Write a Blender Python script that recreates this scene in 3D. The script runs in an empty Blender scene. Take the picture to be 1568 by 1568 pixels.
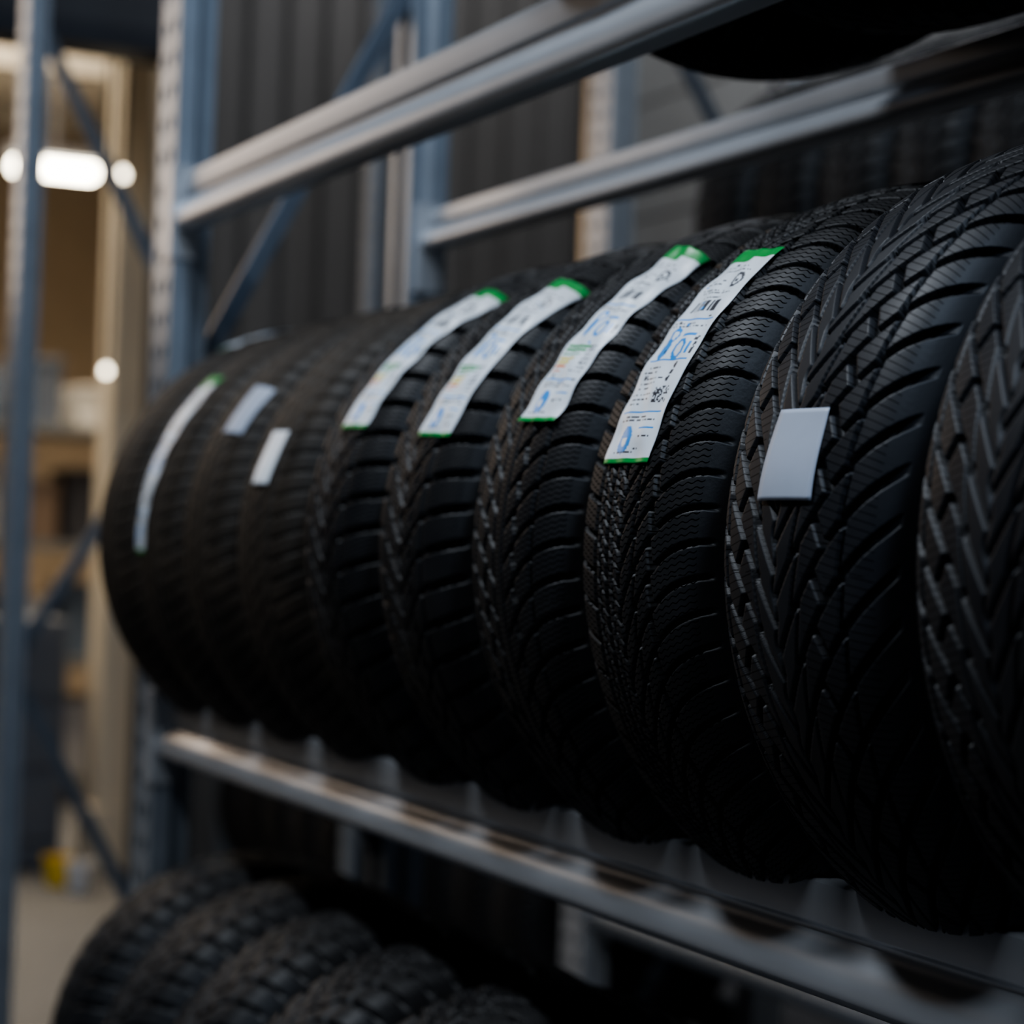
import bpy, bmesh, math, random
import numpy as np
from mathutils import Matrix, Vector
random.seed(4)
CH = 1.30   # camera height
# ---------------------------------------------------------------- materials
def mat_new(name):
    m = bpy.data.materials.new(name); m.use_nodes = True
    nt = m.node_tree; b = nt.nodes['Principled BSDF']
    return m, nt, b
def simple(name, col, rough=.5, metal=0., emis=None, es=0., noise=0., nscale=20., bump=0.):
    m, nt, b = mat_new(name)
    b.inputs['Base Color'].default_value = (*col, 1)
    b.inputs['Roughness'].default_value = rough
    b.inputs['Metallic'].default_value = metal
    if emis:
        b.inputs['Emission Color'].default_value = (*emis, 1)
        b.inputs['Emission Strength'].default_value = es
    if noise > 0 or bump > 0:
        tc = nt.nodes.new('ShaderNodeTexCoord'); n = nt.nodes.new('ShaderNodeTexNoise')
        n.inputs['Scale'].default_value = nscale; n.inputs['Detail'].default_value = 6
        nt.links.new(tc.outputs['Object'], n.inputs['Vector'])
        if noise > 0:
            r = nt.nodes.new('ShaderNodeMapRange')
            r.inputs['To Min'].default_value = 1-noise; r.inputs['To Max'].default_value = 1+noise
            nt.links.new(n.outputs['Fac'], r.inputs['Value'])
            v = nt.nodes.new('ShaderNodeVectorMath'); v.operation = 'SCALE'
            v.inputs[0].default_value = col
            nt.links.new(r.outputs['Result'], v.inputs['Scale'])
            nt.links.new(v.outputs['Vector'], b.inputs['Base Color'])
        if bump > 0:
            bp = nt.nodes.new('ShaderNodeBump'); bp.inputs['Strength'].default_value = bump
            bp.inputs['Distance'].default_value = .01
            nt.links.new(n.outputs['Fac'], bp.inputs['Height'])
            nt.links.new(bp.outputs['Normal'], b.inputs['Normal'])
    return m

def rubber(name, base, dust, sipe=1.0, slope=.3, pitch=.0055, rough=.48, sw=.10, zigamp=.0008, amin=-1., grain=.12):
    """black rubber with fine zig-zag sipes cut along the UV (metres round / across the tyre)"""
    m, nt, b = mat_new(name); L = nt.links; N = nt.nodes
    uv = N.new('ShaderNodeUVMap'); uv.uv_map = 'UVMap'
    sep = N.new('ShaderNodeSeparateXYZ'); L.new(uv.outputs['UV'], sep.inputs[0])
    def M(op, a, bb=None, c=None):
        n = N.new('ShaderNodeMath'); n.operation = op
        for i, x in enumerate((a, bb, c)):
            if x is None: continue
            if isinstance(x, (int, float)): n.inputs[i].default_value = x
            else: L.new(x, n.inputs[i])
        return n.outputs[0]
    s, a = sep.outputs['X'], sep.outputs['Y']
    aa = M('ABSOLUTE', a)
    zig = M('MULTIPLY', M('SINE', M('MULTIPLY', a, 2*math.pi/.0075)), zigamp)
    ph = M('DIVIDE', M('ADD', M('SUBTRACT', s, M('MULTIPLY', aa, slope)), zig), pitch)
    fr = M('ABSOLUTE', M('SUBTRACT', M('FRACT', ph), .5))
    line = M('LESS_THAN', fr, sw)
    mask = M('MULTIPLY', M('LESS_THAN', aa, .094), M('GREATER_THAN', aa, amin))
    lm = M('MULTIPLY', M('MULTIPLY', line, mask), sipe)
    h = M('MULTIPLY', lm, -1.)
    tc = N.new('ShaderNodeTexCoord'); n1 = N.new('ShaderNodeTexNoise')
    n1.inputs['Scale'].default_value = 260; n1.inputs['Detail'].default_value = 4
    L.new(tc.outputs['Object'], n1.inputs['Vector'])
    h2 = M('ADD', h, M('MULTIPLY', n1.outputs['Fac'], grain))
    bp = N.new('ShaderNodeBump'); bp.inputs['Strength'].default_value = 1.; bp.inputs['Distance'].default_value = .0018
    L.new(h2, bp.inputs['Height']); L.new(bp.outputs['Normal'], b.inputs['Normal'])
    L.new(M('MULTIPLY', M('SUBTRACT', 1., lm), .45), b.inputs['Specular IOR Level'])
    n2 = N.new('ShaderNodeTexNoise'); n2.inputs['Scale'].default_value = 14; n2.inputs['Detail'].default_value = 7
    L.new(tc.outputs['Object'], n2.inputs['Vector'])
    mx = N.new('ShaderNodeMix'); mx.data_type = 'RGBA'
    mr = N.new('ShaderNodeMapRange'); mr.inputs['From Min'].default_value = .35; mr.inputs['From Max'].default_value = .7
    L.new(n2.outputs['Fac'], mr.inputs['Value']); L.new(mr.outputs[0], mx.inputs['Factor'])
    mx.inputs['A'].default_value = (*base, 1); mx.inputs['B'].default_value = (*dust, 1)
    sc = N.new('ShaderNodeVectorMath'); sc.operation='SCALE'
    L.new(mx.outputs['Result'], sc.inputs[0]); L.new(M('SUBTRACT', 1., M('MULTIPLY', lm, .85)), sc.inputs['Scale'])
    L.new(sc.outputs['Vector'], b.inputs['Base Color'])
    rr = N.new('ShaderNodeMapRange'); rr.inputs['To Min'].default_value = rough-.06; rr.inputs['To Max'].default_value = rough+.12
    L.new(n2.outputs['Fac'], rr.inputs['Value']); L.new(rr.outputs[0], b.inputs['Roughness'])
    return m

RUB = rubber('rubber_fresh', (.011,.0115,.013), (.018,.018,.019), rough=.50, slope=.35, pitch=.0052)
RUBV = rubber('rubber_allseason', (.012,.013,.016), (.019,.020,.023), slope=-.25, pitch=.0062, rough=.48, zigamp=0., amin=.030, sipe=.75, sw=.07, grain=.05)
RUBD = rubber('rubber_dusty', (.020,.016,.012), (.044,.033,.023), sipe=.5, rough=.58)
STEEL = simple('galvanised_steel', (.54,.565,.60), .34, .55, noise=.12, nscale=9)
STEELB = simple('upright_steel', (.33,.375,.43), .38, .6, noise=.2, nscale=14)
DARKST = simple('dark_painted_steel', (.015,.02,.03), .5, .3)

# ---------------------------------------------------------------- mesh helpers
def obj_from(name, me, mat=None, parent=None, loc=None):
    o = bpy.data.objects.new(name, me); bpy.context.scene.collection.objects.link(o)
    if mat is not None:
        me.materials.append(mat)
    if parent: o.parent = parent
    if loc is not None: o.location = loc
    return o
def empty(name, loc=(0,0,0)):
    e = bpy.data.objects.new(name, None); e.location = loc
    bpy.context.scene.collection.objects.link(e); e.empty_display_size = .1
    return e
def boxes(name, lst, mat, parent=None, bevel=0., loc=(0,0,0)):
    bm = bmesh.new()
    for x0,x1,y0,y1,z0,z1 in lst:
        r = bmesh.ops.create_cube(bm, size=1)
        for v in r['verts']:
            v.co = Vector(((x0+x1)/2+v.co.x*(x1-x0), (y0+y1)/2+v.co.y*(y1-y0), (z0+z1)/2+v.co.z*(z1-z0)))
    if bevel > 0:
        bmesh.ops.bevel(bm, geom=bm.edges[:], offset=bevel, segments=2, affect='EDGES', profile=.5)
    me = bpy.data.meshes.new(name); bm.to_mesh(me); bm.free()
    return obj_from(name, me, mat, parent, loc)
def strut(name, a, b, w, h, mat, parent):
    a, b = Vector(a), Vector(b); d = b-a
    me_o = boxes(name, [(-w/2,w/2,-h/2,h/2,0,d.length)], mat, parent, bevel=.002)
    me_o.matrix_local = Matrix.Translation(a) @ d.to_track_quat('Z','X').to_matrix().to_4x4()
    return me_o

# ---------------------------------------------------------------- tyres
def sst(d, hw, e=.0006):
    t = np.clip((np.abs(d)-(hw-e))/(2*e), 0, 1)
    return 1-(t*t*(3-2*t))
def per(x, P): return ((x+P/2) % P)-P/2

def pat_v(s, a, P):
    h = np.abs(a); c = 1.6*h-3.4*h*h; dc = 1.6-6.8*h
    sp = s-c+(a > 0)*P*.5
    n = np.sqrt(1+dc*dc)
    g = sst(per(sp, P)/n, .0020+.010*h)
    q = (sp/P) % 1.0
    g = np.maximum(g, sst(h-(.017+.012*q), .0018))
    g = np.maximum(g, sst(h-(.041+.012*(1-q)), .0020))
    g = np.maximum(g, sst(h-(.067+.005*q), .0020))
    g = np.maximum(g, .8*sst(a-.002*np.sin(2*np.pi*s/P), .0012))
    return g
def pat_b(s, a, P):
    g = np.maximum(sst(a+.040, .0022), sst(a+.018, .0022))
    g = np.maximum(g, sst(a-.004-.0015*np.sin(2*np.pi*s/P), .0018))
    g = np.maximum(g, .6*sst(a+.029-.0012*np.sin(4*np.pi*s/P), .0008))
    g = np.maximum(g, .6*sst(a+.008-.0012*np.sin(4*np.pi*s/P), .0008))
    b = np.clip(a-.004, 0, 1); c = 1.7*b-8.5*b*b; dc = 1.7-17*b
    n = np.sqrt(1+dc*dc)
    g = np.maximum(g, sst(per(s-c, P)/n, .0018+.003*b)*(a > .004))
    q = ((s-c)/P) % 1.0
    g = np.maximum(g, sst(a-(.021+.008*q), .0015)); g = np.maximum(g, sst(a-(.050-.005*q), .0024))
    c2 = -.25*(a+.04)
    g = np.maximum(g, sst(per(s-c2, P), .0020)*(a < -.038))
    g = np.maximum(g, .7*sst(per(s-c2+.7*a, P/2), .0009)*(a > -.038)*(a < .004))
    return g
def pat_c(s, a, P):
    h = np.abs(a); c = 1.3*h-6.3*h*h; dc = 1.3-12.6*h
    sp = s-c+(a > 0)*P*.5
    n = np.sqrt(1+dc*dc)
    g = sst(per(sp, P)/n, .0018+.010*h)*(h > .007)
    g = np.maximum(g, sst(h-.029-.002*np.sin(2*np.pi*sp/P), .0026))
    g = np.maximum(g, sst(h-.009, .0016))
    g = np.maximum(g, sst(h-.057, .0024))
    return g
def pat_d(s, a, P):
    h = np.abs(a)
    g = sst(h-.044, .0036)
    g = np.maximum(g, sst(per(s-.2*h+(a > 0)*P/2, P), .0030+.02*np.clip(h-.045,0,1))*(h > .042))
    c = 1.0*h
    g = np.maximum(g, sst(per(s-c+(a > 0)*P*.4, P)/1.41, .0020)*(h < .044))
    g = np.maximum(g, sst(a-.004*np.sin(2*np.pi*s/P), .0018))
    q = ((s-c)/P) % 1
    g = np.maximum(g, sst(h-(.020+.007*q), .0016))
    return g
def pat_f(s, a, P):
    h = np.abs(a)
    g = np.maximum(sst(h-.016, .0040), sst(h-.046, .0040))
    g = np.maximum(g, .6*sst(per(s-.3*h, P), .0012)*(h > .05))
    g = np.maximum(g, .4*sst(per(s-.5*a, P), .0008)*(h < .046))
    return g

def catmull(P, n=24):
    P = np.array(P, float); Q = np.vstack([2*P[0]-P[1], P, 2*P[-1]-P[-2]]); out = []
    for i in range(1, len(Q)-2):
        t = np.linspace(0, 1, n, endpoint=False)[:, None]
        p0,p1,p2,p3 = Q[i-1],Q[i],Q[i+1],Q[i+2]
        out.append(.5*((2*p1)+(-p0+p2)*t+(2*p0-5*p1+4*p2-p3)*t*t+(-p0+3*p1-3*p2+p3)*t**3))
    out.append(P[-1:]); return np.vstack(out)
CROWN = {}
def tyre_mesh(name, R, W, pat, npitch, per_pitch, da, mat, depth=.0078, rim=.203):
    hw = W/2; ht = hw-.020
    half = [(0,R),(ht*.5,R-.0022),(ht*.82,R-.0065),(ht,R-.0130),(ht+.0095,R-.025),(hw-.003,R-.047),(hw,R-.072),
            (hw-.004,rim+.03),(hw-.018,rim+.010),(hw-.026,rim),]
    hp = catmull([(-half[1][0],half[1][1])]+half, 24)[24:]
    hp[0] = (0,R)
    seg = np.r_[0, np.cumsum(np.hypot(*np.diff(hp, axis=0).T))]
    Ltot = seg[-1]; At = ht+.034
    ah = np.r_[np.arange(0, At, da), np.linspace(At, Ltot, 16)]
    def samp(a):
        w = np.interp(a, seg, hp[:,0]); r = np.interp(a, seg, hp[:,1]); return w, r
    wh, rh = samp(ah)
    e = .0015
    w1,r1 = samp(np.clip(ah-e,0,Ltot)); w2,r2 = samp(np.clip(ah+e,0,Ltot))
    tw, tr = w2-w1, r2-r1; l = np.hypot(tw,tr); tw/=l; tr/=l
    tw[0],tr[0]=1,0
    nw, nr = -tr, tw
    a = np.r_[-ah[::-1][:-1], ah]; w = np.r_[-wh[::-1][:-1], wh]; r = np.r_[rh[::-1][:-1], rh]
    Nw = np.r_[-nw[::-1][:-1], nw]; Nr = np.r_[nr[::-1][:-1], nr]
    N = npitch*per_pitch; circ = 2*math.pi*R; P = circ/npitch
    th = np.arange(N)/N*2*np.pi; s = (th*R)[:,None]
    A = np.broadcast_to(a[None,:], (N,len(a))); S = np.broadcast_to(s, A.shape)
    g = pat(S, A, P)
    fade = np.clip((At-.006-np.abs(A))/.014, 0, 1)
    d = depth*g*fade
    ring = .0012*(np.cos((np.abs(A)-At)*2*np.pi/.016) > .75)*(np.abs(A) > At+.004)
    d = d-ring
    Wm = w[None,:]-Nw[None,:]*d; Rm = r[None,:]-Nr[None,:]*d
    inn = catmull([(hw-.034,rim),(hw-.022,rim+.03),(hw-.012,R-.07),(ht-.01,R-.026),(ht*.5,R-.019),(0,R-.018),
                   (-ht*.5,R-.019),(-ht+.01,R-.026),(-hw+.012,R-.07),(-hw+.022,rim+.03),(-hw+.034,rim)], 3)
    Wm = np.hstack([Wm, np.broadcast_to(inn[:,0], (N,len(inn)))])
    Rm = np.hstack([Rm, np.broadcast_to(inn[:,1], (N,len(inn)))])
    M = Wm.shape[1]
    co = np.stack([Wm, -Rm*np.cos(th)[:,None], Rm*np.sin(th)[:,None]], -1).reshape(-1,3)
    i = np.arange(N)[:,None]; j = np.arange(M)[None,:]
    i2 = (i+1)%N; j2 = (j+1)%M
    quad = np.stack([i*M+j, i*M+j2, i2*M+j2, i2*M+j], -1).reshape(-1,4)
    af = np.r_[a, np.full(len(inn), 9.)]
    uvs = np.stack([np.stack([np.broadcast_to(i*circ/N,(N,M)), np.broadcast_to(af[j],(N,M))],-1),
                    np.stack([np.broadcast_to(i*circ/N,(N,M)), np.broadcast_to(af[j2],(N,M))],-1),
                    np.stack([np.broadcast_to((i+1)*circ/N,(N,M)), np.broadcast_to(af[j2],(N,M))],-1),
                    np.stack([np.broadcast_to((i+1)*circ/N,(N,M)), np.broadcast_to(af[j],(N,M))],-1)], 2).reshape(-1,2)
    me = bpy.data.meshes.new(name)
    nf = len(quad)
    me.vertices.add(len(co)); me.vertices.foreach_set('co', co.ravel().astype(np.float32))
    me.loops.add(nf*4); me.loops.foreach_set('vertex_index', quad.ravel().astype(np.int32))
    me.polygons.add(nf); me.polygons.foreach_set('loop_start', (np.arange(nf)*4).astype(np.int32))
    me.polygons.foreach_set('use_smooth', np.ones(nf, bool))
    uvl = me.uv_layers.new(name='UVMap'); uvl.data.foreach_set('uv', uvs.ravel().astype(np.float32))
    me.update(calc_edges=True); me.validate()
    me.materials.append(mat)
    n_ = 24*6
    CROWN[me.name] = (hp[:n_,0].copy(), hp[:n_,1].copy())
    return me

RV, RB, RF, RG = .324, .320, .317, .290
KV = tyre_mesh('tyre_chevron', RV, .208, pat_v, 54, 34, .0010, RUBV, depth=.0085)
KB = tyre_mesh('tyre_winter_b', RB, .202, pat_b, 70, 26, .0011, RUB)
KC = tyre_mesh('tyre_winter_c', RB, .200, pat_c, 64, 22, .0014, RUB)
KD = tyre_mesh('tyre_winter_d', RB, .200, pat_d, 56, 20, .0016, RUB)
KF = tyre_mesh('tyre_rib', RF, .196, pat_f, 80, 10, .0022, RUBD)
KG = tyre_mesh('tyre_small', RG, .195, pat_d, 50, 18, .0022, RUB, rim=.19)
RAD={KF:RF,KD:RB,KC:RB,KB:RB,KV:RV,KG:RG}

# ---------------------------------------------------------------- labels
LM = [simple('label_white', (.76,.80,.84), .35), simple('label_green', (.01,.30,.06), .35),
      simple('label_blue', (.03,.28,.70), .35), simple('label_ink', (.05,.05,.06), .4),
      simple('label_orange', (.8,.22,.05), .35), simple('label_yellow', (.75,.6,.08), .35),]
PLAIN = simple('sticker_grey', (.40,.44,.52), .5, noise=.05, nscale=60)
def label(tyre, R, rot, p0, p1, a0, a1, seed, kind='eu', lift=.0016, flap=0.):
    rnd = random.Random(seed); nu, nv = 44, 150
    cw, cr = CROWN[tyre.data.name]
    if kind != 'eu': nu, nv = 10, 20
    vs, fs, mi = [], [], []
    for j in range(nv+1):
        v = j/nv; ph = math.radians(p0+(p1-p0)*v)
        l = a0[0]+(a1[0]-a0[0])*v; r = a0[1]+(a1[1]-a0[1])*v
        for i in range(nu+1):
            u = i/nu; x = l+(r-l)*u
            rr = float(np.interp(abs(x), cw, cr))+lift+.0009*math.sin(j*.22+seed)*math.sin(i*.13+seed)+.0005*math.sin(i*.35+j*.13)
            if flap: rr += flap*max(0, v-.8)**2/.04+flap*.5*max(0,.08-v)**2/.0064
            vs.append((x, -rr*math.cos(ph), rr*math.sin(ph)))
    grid = [[0]*nu for _ in range(nv)]
    def rect(u0,u1,v0,v1,m,prob=1.):
        for j in range(max(0,int(v0*nv)), min(nv,int(v1*nv))):
            for i in range(max(0,int(u0*nu)), min(nu,int(u1*nu))):
                if rnd.random() < prob: grid[j][i] = m
    def disc(cu,cv,ru,m,ring=False):
        for j in range(nv):
            for i in range(nu):
                du=(i+.5)/nu-cu; dv=((j+.5)/nv-cv)*2.8
                d=math.hypot(du,dv)
                if d<ru and (not ring or d>ru*.6): grid[j][i]=m
    def text(u0,u1,v,h=.001):
        for j in range(int(v*nv), int((v+h)*nv)+1):
            for i in range(int(u0*nu), int(u1*nu)):
                if j < nv and rnd.random() < .6: grid[j][i]=3
    if kind == 'eu':
        disc(.35,.09,.15,2); disc(.35,.09,.07,0); rect(.30,.42,.10,.15,2); rect(.6,.9,.135,.142,2); text(.6,.88,.10); text(.12,.88,.17); text(.12,.7,.185); text(.15,.6,.045)
        rect(.08,.92,.205,.210,2)
        if seed % 2 == 0:
            for k in range(7):
                rect(.1,.35+.06*k,.24+.022*k,.252+.022*k,[4,4,5,5,1,1,1][k])
                rect(.72,.9,.24+.022*k,.25+.022*k,3,.5)
        else:
            for k in range(8): text(.10+.05*(k%2), .42+.1*(k%3), .235+.022*k)
            rect(.62,.9,.24,.31,3,.5)
            for k in range(3): disc(.72,.34+.03*k,.035,3)
            rect(.08,.92,.425,.43,2)
        disc(.25,.47,.12,2); rect(.2,.3,.46,.52,2); disc(.60,.47,.13,2); disc(.60,.47,.08,0); rect(.78,.84,.45,.50,2); rect(.88,.92,.45,.5,3,.8)
        disc(.3,.535,.10,2,True); rect(.5,.8,.53,.54,2); text(.1,.9,.575); text(.1,.6,.59)
        rect(.08,.92,.61,.615,2)
        for i in range(8, nu-8):
            if rnd.random() < .55:
                for j in range(int(.65*nv), int(.70*nv)): grid[j][i] = 3
        text(.2,.75,.715); text(.12,.8,.74); text(.12,.6,.755); disc(.70,.81,.11,3,True); rect(.66,.74,.80,.82,3); text(.1,.45,.79); text(.1,.5,.81); text(.1,.8,.86); text(.1,.7,.88)
        for k in range(12):
            u=rnd.uniform(.08,.85); v=rnd.uniform(.05,.9); rect(u,u+.07,v,v+.010,3 if k%3 else 2,.8)
        rect(0,1,0,.02,1); rect(0,1,.95,1.,1); rect(0,.5,.92,.95,1)
    for j in range(nv):
        for i in range(nu):
            k=j*(nu+1)+i; fs.append((k,k+1,k+nu+2,k+nu+1)); mi.append(grid[j][i])
    me = bpy.data.meshes.new('label'); me.from_pydata(vs, [], fs)
    if kind == 'eu':
        for m in LM: me.materials.append(m)
    else: me.materials.append(PLAIN if kind=='grey' else LM[0])
    me.polygons.foreach_set('material_index', mi); me.polygons.foreach_set('use_smooth', [True]*len(fs)); me.update()
    o = bpy.data.objects.new('label', me); bpy.context.scene.collection.objects.link(o)
    o.parent = tyre; o.rotation_euler = (-rot, 0, 0)
    sol = o.modifiers.new('thick','SOLIDIFY'); sol.thickness = .0002
    return o

def put_tyre(me, tc, pc, hc, rot):
    o = bpy.data.objects.new('car_tyre', me); bpy.context.scene.collection.objects.link(o)
    o.location = (-tc, pc, CH+hc); o.rotation_euler = (rot, 0, 0)
    return o

# ---------------------------------------------------------------- rack
PB, PR = .915, 1.318
BD = .034
PC = 1.118; HALF = .188
LOW, UP, BOT = -.248, .546, -1.05
PROF = [(0,0),(.030,0),(.0365,.0025),(.0405,.008),(.0420,.0145),(.0412,.022),(.038,.029),(.0325,.0350),(.026,.0400),(.0225,.0435),(.0205,.0475),
        (.0200,.0510),(.0215,.0535),(.0245,.0550),(.0255,.0575),(.0255,.084),(.0245,.0880),(.021,.090),(0,.090)]
def beam(name, x0, x1, yfront, ztop, parent, mat=STEEL, hs=1.):
    vs=[]; fs=[]; n=len(PROF); K=40
    xs=[x0+(x1-x0)*k/K for k in range(K+1)]
    for x in xs:
        for o,h in PROF:
            vs.append((x,yfront+(.042-o)*BD/.042,ztop+(h-.09)*hs))
    for k in range(K):
        for i in range(n):
            j=(i+1)%n; fs.append((k*n+i,k*n+j,(k+1)*n+j,(k+1)*n+i))
    fs.append(tuple(range(n))); fs.append(tuple(K*n+i for i in range(n))[::-1])
    me=bpy.data.meshes.new(name); me.from_pydata(vs,[],fs)
    bm=bmesh.new(); bm.from_mesh(me); bmesh.ops.recalc_face_normals(bm, faces=bm.faces)
    for f in bm.faces: f.smooth = len(f.verts)==4
    for e in bm.edges:
        if len(e.link_faces)==2 and e.calc_face_angle(0) > .75: e.smooth=False
    bm.to_mesh(me); bm.free()
    return obj_from(name, me, mat, parent)
def post(name, x0, yf, z0, z1, parent, mat=STEELB, w=.10, dep=.07, back=False):
    bm=bmesh.new()
    sgn=-1 if back else 1
    cols=[0,.16*w,.36*w,.64*w,.84*w,w]; pitch=.05
    nrow=int((z1-z0)/pitch)
    def quad(a,b,c,d):
        bm.faces.new([bm.verts.new(v) for v in (a,b,c,d)])
    for r in range(nrow):
        za=z0+r*pitch
        zs=[za,za+.016,za+.036,za+pitch]
        for ci in range(5):
            for zi in range(3):
                if ci in (1,3) and zi==1: continue
                quad((x0+cols[ci],yf,zs[zi]),(x0+cols[ci+1],yf,zs[zi]),(x0+cols[ci+1],yf,zs[zi+1]),(x0+cols[ci],yf,zs[zi+1]))
    ze=z0+nrow*pitch
    yb=yf+sgn*dep; ym=yf+sgn*dep*.45
    for xa,xi in ((x0,x0+.012),(x0+w,x0+w-.012)):
        quad((xa,yf,z0),(xa,ym,z0),(xa,ym,ze),(xa,yf,ze))
        quad((xa,ym,z0),(xi,ym+sgn*.01,z0),(xi,ym+sgn*.01,ze),(xa,ym,ze))
        quad((xi,ym+sgn*.01,z0),(xi,yb,z0),(xi,yb,ze),(xi,ym+sgn*.01,ze))
        mid=x0+w/2+(.018 if xi>x0+w/2 else -.018)
        quad((xi,yb,z0),(mid,yb,z0),(mid,yb,ze),(xi,yb,ze))
    bmesh.ops.remove_doubles(bm, verts=bm.verts[:], dist=1e-5)
    bmesh.ops.recalc_face_normals(bm, faces=bm.faces)
    me=bpy.data.meshes.new(name); bm.to_mesh(me); bm.free()
    o=obj_from(name, me, mat, parent); s=o.modifiers.new('t','SOLIDIFY'); s.thickness=.0025; s.offset=0
    boxes(name+'_foot', [(x0-.02,x0+w+.02,min(yf,yb)-.01,max(yf,yb)+.01,z0,z0+.006)], mat, parent)
    return o
def frame(tag, x0, y0, y1, z1, parent, levels, mat=STEELB, w=.10, dep=.07, bmat=None):
    post('post_front_'+tag, x0, y0, 0, z1, parent, mat, w, dep)
    post('post_rear_'+tag, x0, y1, 0, z1, parent, mat, w, dep, back=True)
    xm=x0+w/2
    for k,(ya,za,yb,zb) in enumerate(levels):
        strut(f'brace_{tag}_{k}', (xm,ya,za), (xm,yb,zb), .03, .02, bmat or mat, parent)
BRACE = simple('brace_steel', (.13,.155,.19), .45, .5, noise=.15)
rack = empty('tyre_storage_rack')
yA, yB = PB+.055, PR+.042-.055
lv = [(yA,CH-1.15,yB,CH-.60),(yB,CH-.50,yA,CH+.15),(yA,CH+.24,yB,CH+.90),(yB,CH+1.0,yA,CH+1.6),(yA,CH-1.2,yB,CH-1.2),(yA,CH+1.7,yB,CH+1.7)]
frame('left', -3.23, PB, PR+.045, 3.6, rack, lv, dep=.06, bmat=BRACE)
frame('right', -.43, PB, PR+.045, 3.6, rack, lv, dep=.06, bmat=BRACE)
for nm,z in (('lower',CH+LOW),('upper',CH+UP),('bottom',CH+BOT)):
    zr = z-.018 if nm=='upper' else z
    beam(f'beam_front_{nm}', -3.13, -.43, PB, z, rack, hs=.97)
    beam(f'beam_rear_{nm}', -3.13, -.43, PR, zr, rack, hs=.68)
    lst=[]
    for xx in (-3.13,-.43):
        for yy,zc in ((PB,z),(PR,zr)):
            lst.append((xx-(.0 if xx<-1 else .004),xx+(.004 if xx<-1 else 0),yy-.003,yy+.037,zc-.13,zc+.012))
            lst.append((xx-(.035 if xx<-1 else 0),xx+(.0 if xx<-1 else .035),yy-.005,yy-.001,zc-.13,zc+.012))
    boxes(f'beam_connectors_{nm}', lst, STEEL, rack, bevel=.001)
DECK=CH+BOT+.004
boxes('deck_bottom', [(-3.12+.27*k,-3.12+.27*k+.262,PB+.03,PR+.03,CH+BOT,DECK) for k in range(10) if -3.12+.27*k+.262<-.43], STEEL, rack)

# main row ------------------------------------------------------------
spec = [(KF,3.095),(KF,2.890),(KF,2.678),(KF,2.455),(KD,2.214),(KD,1.998),(KC,1.772),
 (KB,1.554),(KV,1.330),(KV,1.10),(KV,.87),(KB,.65)]
def hcen(me,base): return base+math.sqrt(RAD[me]**2-HALF*HALF)-.004
tyres=[]
for k,(me,tf) in enumerate(spec):
    rot = random.uniform(0,.5) if k not in (8,) else .05
    tc = tf-(.087 if k<8 else .09)
    if k==0: tc=tf-.080
    o = put_tyre(me,tc,PC-.003,hcen(me,LOW)-.009,rot)
    if k not in (0,): o.rotation_euler[2]=random.uniform(-.012,.012)
    tyres.append((o,RAD[me],rot))
def lab(k,*a,**kw):
    o,R,rot=tyres[k]; return label(o,R,rot,*a,**kw)
lab(7,12.5,50,(-.042,.032),(-.008,.048),1)
lab(6,20,57,(.000,.062),(.045,.088),2, flap=.006)
lab(5,19,56,(.000,.062),(.045,.090),4)
lab(4,22,60,(-.010,.050),(.045,.090),6)
lab(1,-4,44,(-.066,-.012),(-.025,.035),3)
lab(0,62,88,(-.04,.02),(-.03,.05),5)
lab(8,6,17.5,(-.024,.040),(-.018,.038),7,kind='grey')
lab(2,25,38,(.018,.070),(.03,.078),9,kind='grey')
lab(3,12,24,(-.022,.028),(-.010,.038),11,kind='white')
for k in range(6):
    me = KV if k%2 else KD
    put_tyre(me, 1.90-.10-.235*k, PC, hcen(me,UP-.009)+.004, random.uniform(0,1))
for k in range(10):
    put_tyre(KG,2.99-.240*k,1.035,BOT+.004+.29,random.uniform(0,1))

# ---------------------------------------------------------------- rack row behind
rb = empty('tyre_storage_rack')
def braces(ya,yb,zs):
    out=[]; f=True
    for a,b in zip(zs[:-1],zs[1:]):
        out.append((ya,a,yb,b-.06) if f else (yb,a,ya,b-.06)); f=not f
    return out
zz=[.1,.75,1.4,2.05,2.7,3.35]
STEELB_LIT = simple('upright_steel_lit', (.52,.54,.57), .4, .5, noise=.2, nscale=20)  # brighter copy of the upright steel, strong light painted into its colour
frame('far', -4.30, 2.22, 2.75, 3.6, rb, braces(2.28,2.69,zz), STEELB_LIT, bmat=BRACE)
frame('near', -1.50, 2.22, 2.75, 3.6, rb, braces(2.28,2.69,zz), bmat=BRACE)
frame('end', -6.86, 2.22, 2.75, .95, rb, braces(2.28,2.69,[.05,.9]), bmat=BRACE)
for nm,z,xa,xb in (('low',.55,-4.20,-1.50),('mid',CH+.45,-4.20,-1.50),('far_low',.22,-6.76,-4.30)):
    beam('beam_front_'+nm,xa,xb,2.22,z,rb,BRACE); beam('beam_rear_'+nm,xa,xb,2.716,z,rb,BRACE)  # darker brace steel on these beams, shade put into their colour
HF=(2.716-2.254)/2; CB=(2.716+2.254)/2
for k in range(8):
    put_tyre(KD,3.66-.225*k,CB,.45+math.sqrt(RB**2-HF**2),random.random())
for k in range(11):  # low tyres added to keep the area under the front beam black
    put_tyre(KD,4.08-.225*k,CB,.55-CH+math.sqrt(RB**2-HF**2),random.random())
for k in range(10):  # further low tyres, also added to fill that area with black
    put_tyre(KD,6.62-.235*k,CB,.22-CH+math.sqrt(RB**2-HF**2),random.random())
nf = empty('upright_frame')
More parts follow.
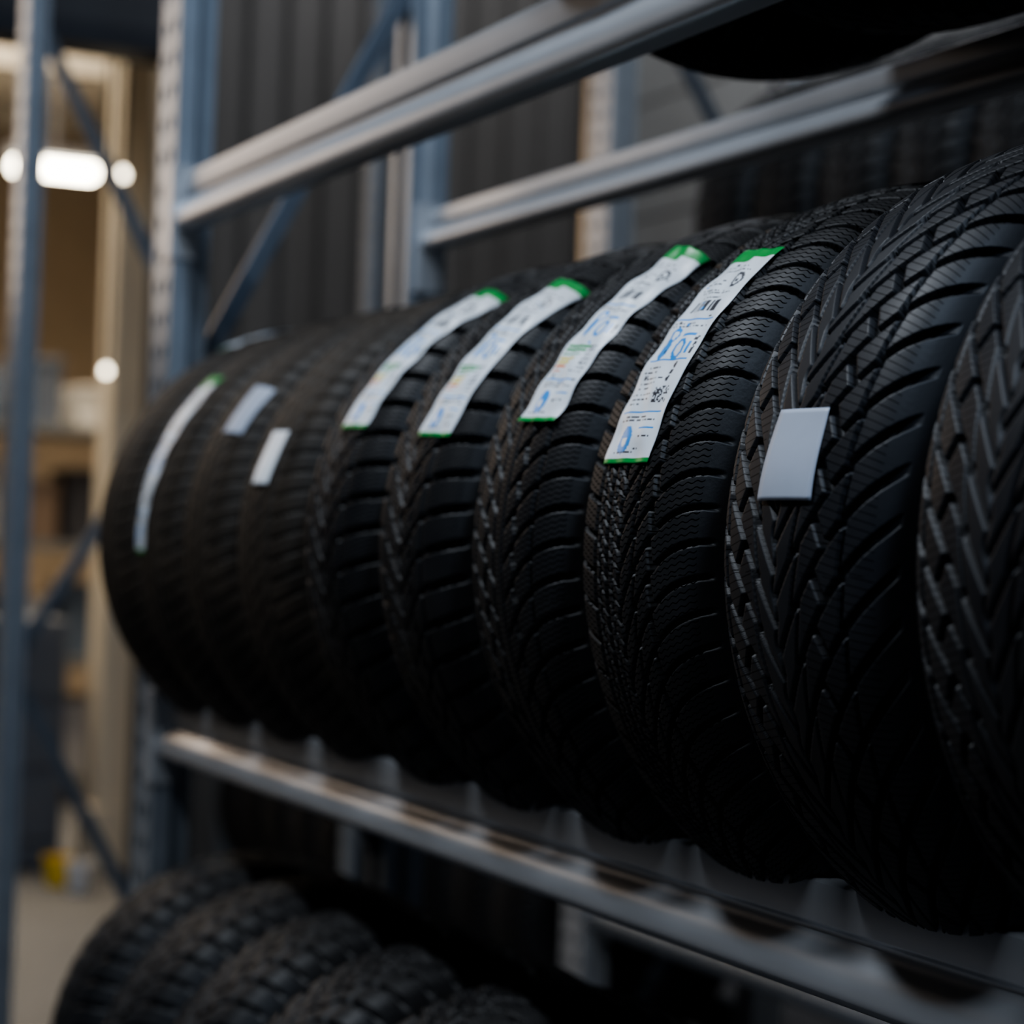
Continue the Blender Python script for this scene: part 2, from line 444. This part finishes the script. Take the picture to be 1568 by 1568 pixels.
frame('a', -4.95, 1.065, 1.50, 3.6, nf, [(1.11,CH+1.15,1.46,CH+.50),(1.46,CH+.30,1.11,CH-.28),(1.11,CH-.36,1.46,CH-1.0),(1.46,CH+1.75,1.11,CH+1.25)],w=.08,dep=.05,bmat=BRACE)
boxes('beam_floor', [(-4.93,-4.88,.6,1.065,CH-1.06,CH-1.0)], STEEL, nf)
nf2 = empty('upright_frame')
frame('b', -5.1, 1.99, 2.16, 3.6, nf2, braces(2.03,2.12,zz), STEELB, w=.06, dep=.03, bmat=BRACE)

# ---------------------------------------------------------------- room shell
CONC=simple('concrete_floor',(.09,.09,.095),.6,noise=.25,nscale=3,bump=.1)
CLAD=simple('cladding_grey',(.14,.13,.12),.5,.2,noise=.08,nscale=5)
BLOCK=simple('block_wall_paint',(.34,.34,.33),.8,noise=.1,nscale=8,bump=.2)
CEIL=simple('ceiling_grey',(.08,.08,.09),.8)
boxes('floor',[(-16,3,-4,6,-.1,0)],CONC)
boxes('ceiling',[(-7.2,3,-4,3.75,4.6,4.7)],CEIL)
def corrugated(name,x,y0,y1,z0,z1,pitch=.14,d=.03):
    pts=[]; y=y0
    while y<y1-1e-6:
        for dy,dx in ((0,0),(.045,0),(.06,d),(.115,d),(.13,0)):
            if y+dy*pitch/.14<=y1: pts.append((x+dx,y+dy*pitch/.14))
        y+=pitch
    pts.append((x,y1)); vs=[];fs=[]
    for px,py in pts: vs+= [(px,py,z0),(px,py,z1)]
    n=len(pts)
    for i in range(n-1): fs.append((2*i,2*i+2,2*i+3,2*i+1))
    vs+=[(x-.12,y0,z0),(x-.12,y0,z1),(x-.12,y1,z0),(x-.12,y1,z1)]
    b=2*n
    fs+=[(b,b+1,b+3,b+2),(0,1,b+1,b),(2*n-2,2*n-1,b+3,b+2),]
    me=bpy.data.meshes.new(name); me.from_pydata(vs,[],fs)
    return obj_from(name,me,CLAD)
DY=.07
corrugated('wall_left',-7.0,2.02+DY,3.6,0,4.6)
boxes('wall_left_lintel',[(-7.12,-7.0,-1.2,2.02+DY,CH+1.65,4.6)],simple('lintel_paint',(.03,.035,.045),.6))
boxes('wall_left_aisle',[(-7.12,-7.0,-4,-1.2,0,4.6)],CLAD)
dr=empty('door_frame')
boxes('jamb_right',[(-7.14,-6.90,1.93+DY,2.06+DY,0,CH+1.65)],DARKST,dr,bevel=.005)
boxes('jamb_left',[(-7.14,-6.94,-1.25,-1.15,0,CH+1.65)],DARKST,dr,bevel=.005)
boxes('head',[(-7.14,-6.94,-1.15,1.93+DY,CH+1.60,CH+1.68)],DARKST,dr,bevel=.005)
YEL=simple('warning_yellow',(.6,.42,.03),.5)
boxes('warning_strips',[(-6.895,-6.89,1.97+DY,2.01+DY,.1+.22*k,.2+.22*k) for k in range(4)],YEL,dr)
boxes('wall_back',[(-7.0,3,3.62,3.75,0,4.6)],simple('mortar',(.14,.14,.14),.9))
bl=[]
for r in range(22):
    z=r*.205; off=.25*(r%2)
    xs=[-6.95]+[-6.95+off+.5*k for k in range(1,20)]
    for xa,xb in zip(xs[:-1],xs[1:]): bl.append((xa+.006,xb-.006,3.605,3.62,z+.006,z+.199))
boxes('wall_back_blocks',bl,BLOCK)

# ---------------------------------------------------------------- hall behind the door
BEIGE=simple('beige_render',(.40,.32,.24),.8,noise=.12,nscale=4)
boxes('wall_hall_end',[(-15.1,-15,-2,6,0,4.6)],BEIGE)
boxes('wall_hall_side',[(-15,-7.12,5.0,5.1,0,4.6)],BEIGE)
boxes('ceiling_hall',[(-15,-7.12,-2,5.0,4.6,4.7)],simple('hall_ceiling',(.38,.35,.30),.8))
boxes('ceiling_beams',[(-8.6-.9*k,-8.45-.9*k,-2,5.0,3.9,4.2) for k in range(7)],simple('hall_beam_paint',(.5,.46,.40),.7))
boxes('hall_pillar',[(-8.2,-8.0,2.12,2.30,0,4.6),(-8.22,-7.98,2.10,2.32,0,.25)],simple('pillar_paint',(.72,.63,.50),.6),bevel=.01)
LW=simple('lamp_tube_glow',(1,1,1),.5,emis=(1,.90,.70),es=26)
for (xx,ya,yb,zz2) in ((-10.5,2.24,2.66,3.08),(-10.5,2.84,2.94,3.14),(-12.5,1.3,2.3,3.35),(-9.3,.4,1.6,3.85)):
    l=empty('ceiling_lamp',(xx,(ya+yb)/2,zz2)); h=(yb-ya)/2
    boxes('tube',[(-.05,.05,-h,h,-.035,.035)],LW,l,bevel=.02)
    boxes('housing',[(-.08,.08,-h-.02,h+.02,.05,.10),(-.01,.01,-.01,.01,.10,4.6-zz2)],CEIL,l)
LP=simple('pendant_glow',(1,1,1),.5,emis=(1,.88,.68),es=12)
def wall_light(x,y,z,r):
    bm=bmesh.new(); bmesh.ops.create_uvsphere(bm,u_segments=20,v_segments=12,radius=r)
    bmesh.ops.create_cone(bm,segments=16,radius1=r*.5,radius2=r*.5,depth=r*.6,cap_ends=True,matrix=Matrix.Translation((0,0,r*1.1)))
    me=bpy.data.meshes.new('globe'); bm.to_mesh(me); bm.free(); 
    l=empty('pendant_lamp',(x,y,z)); obj_from('globe',me,LP,l)
    boxes('cord',[(-.006,.006,-.006,.006,r*1.2,4.6-z)],DARKST,l)
wall_light(-7.75,2.03,CH+.59,.014); wall_light(-7.75,2.00,CH+1.34,.016); wall_light(-7.75,2.065,CH+1.32,.016)
sh=empty('storage_shelf')
boxes('shelf_boards',[(-10.6,-10.0,1.55,2.85,.1+.55*k,.14+.55*k) for k in range(4)],simple('shelf_board',(.16,.16,.16),.6),sh,bevel=.004)
boxes('shelf_posts',[(xa,xa+.04,ya,ya+.04,0,1.9) for xa in (-10.6,-10.04) for ya in (1.55,2.81)],DARKST,sh)
cols=[(.4,.4,.42),(.10,.12,.16),(.2,.14,.1),(.6,.58,.55),(.05,.05,.06),(.12,.16,.22)]
for k in range(16):
    r=random.Random(k); lv_=k%4; y=1.62+.29*(k//4)+r.uniform(0,.04); hh=r.uniform(.2,.42)
    boxes('stored_box',[(-10.5,-10.12,y,y+.22,.141+.55*lv_,.14+.55*lv_+hh),(-10.51,-10.11,y-.005,y+.225,.14+.55*lv_+hh-.03,.14+.55*lv_+hh)],
          simple('box_col',cols[(k*5)%6],.6),sh,bevel=.006)
boxes('tool_cabinet',[(-8.6,-8.2,1.70,2.04,.04,.95),(-8.19,-8.18,1.72,2.02,.1,.35),(-8.19,-8.18,1.72,2.02,.38,.62),(-8.19,-8.18,1.72,2.02,.65,.9),(-8.6,-8.2,1.72,2.02,0,.04)],simple('cabinet_paint',(.16,.18,.22),.4,.3),bevel=.006)
def bucket(x,y,z,m,s=1.):
    bm=bmesh.new(); n=24; prof=[(.0,0),(.075,0),(.1,.2),(.108,.2),(.108,.21),(.095,.21),(.07,.01),(0,.01)]
    rings=[[bm.verts.new((r*s*math.cos(t*2*math.pi/n),r*s*math.sin(t*2*math.pi/n),h*s)) for t in range(n)] if r>0 else [bm.verts.new((0,0,h*s))] for r,h in prof]
    for A,B in zip(rings[:-1],rings[1:]):
        for i in range(n):
            a=[A[i%len(A)],A[(i+1)%len(A)],B[(i+1)%len(B)],B[i%len(B)]]
            a=list(dict.fromkeys(a))
            if len(a)>2: bm.faces.new(a)
    me=bpy.data.meshes.new('bucket'); bm.to_mesh(me); bm.free(); obj_from('bucket',me,m,None,(x,y,z))
bucket(-7.75,1.92,0,simple('bucket_yellow',(.8,.55,.03),.4),.5)
bucket(-7.6,1.96,.0,simple('bucket_white',(.7,.7,.72),.4),.5)

# ---------------------------------------------------------------- lights
def area(name,loc,target,sx,sy,energy,col):
    d=bpy.data.lights.new(name,'AREA'); d.shape='RECTANGLE'; d.size=sx; d.size_y=sy; d.energy=energy; d.color=col
    o=bpy.data.objects.new(name,d); o.location=loc
    o.rotation_euler=(Vector(target)-Vector(loc)).to_track_quat('-Z','Y').to_euler()
    bpy.context.scene.collection.objects.link(o); return o
area('aisle_light_far',(-2.5,-.80,4.35),(-2.5,.9,1.2),1.0,.25,74,(.86,.92,1.0))
area('aisle_fill',(-.8,-.80,4.35),(-.9,.9,1.2),1.0,.25,46,(.80,.89,1.0))  # added fill lamp, brightens the right-hand tyres and beams
area('aisle_light_near',(1.3,.35,4.2),(-1.2,1.0,1.5),.5,1.2,70,(.62,.78,1.0))
area('door_light',(-6.6,.2,2.6),(-2.5,1.0,1.3),1.2,1.2,13,(1.0,.78,.60))
area('hall_light',(-10.,1.5,4.4),(-10,2.,0),3.,2.5,480,(1.,.86,.66))
area('rear_wall_fill',(-5.4,3.1,4.4),(-5.4,3.2,0),2.4,.4,29,(.93,.95,1.0))  # added fill lamp that lifts the cladding and block wall behind
w=bpy.data.worlds.new('world'); bpy.context.scene.world=w; w.use_nodes=True
w.node_tree.nodes['Background'].inputs[0].default_value=(.58,.72,.95,1); w.node_tree.nodes['Background'].inputs[1].default_value=.006
try:
    bpy.context.scene.view_settings.look='AgX - Medium High Contrast'
except Exception as e: print(e)

# ---------------------------------------------------------------- camera
cam=bpy.data.cameras.new('camera'); cam.sensor_width=24; cam.sensor_height=24; cam.lens=50
cam.clip_start=.02
co=bpy.data.objects.new('camera',cam); bpy.context.scene.collection.objects.link(co)
th=math.atan(1564/3267)
fw=Vector((-math.cos(th),math.sin(th),0)); 
pitch=math.atan(51/3267)
fwd=Vector((fw.x*math.cos(pitch),fw.y*math.cos(pitch),math.sin(pitch)))
q=fwd.to_track_quat('-Z','Y').to_matrix().to_4x4()
co.matrix_world=Matrix.Translation((0,0,CH)) @ q @ Matrix.Rotation(math.radians(2.0),4,'Z')
cam.dof.use_dof=True; cam.dof.focus_distance=1.57; cam.dof.aperture_fstop=2.5
bpy.context.scene.camera=co
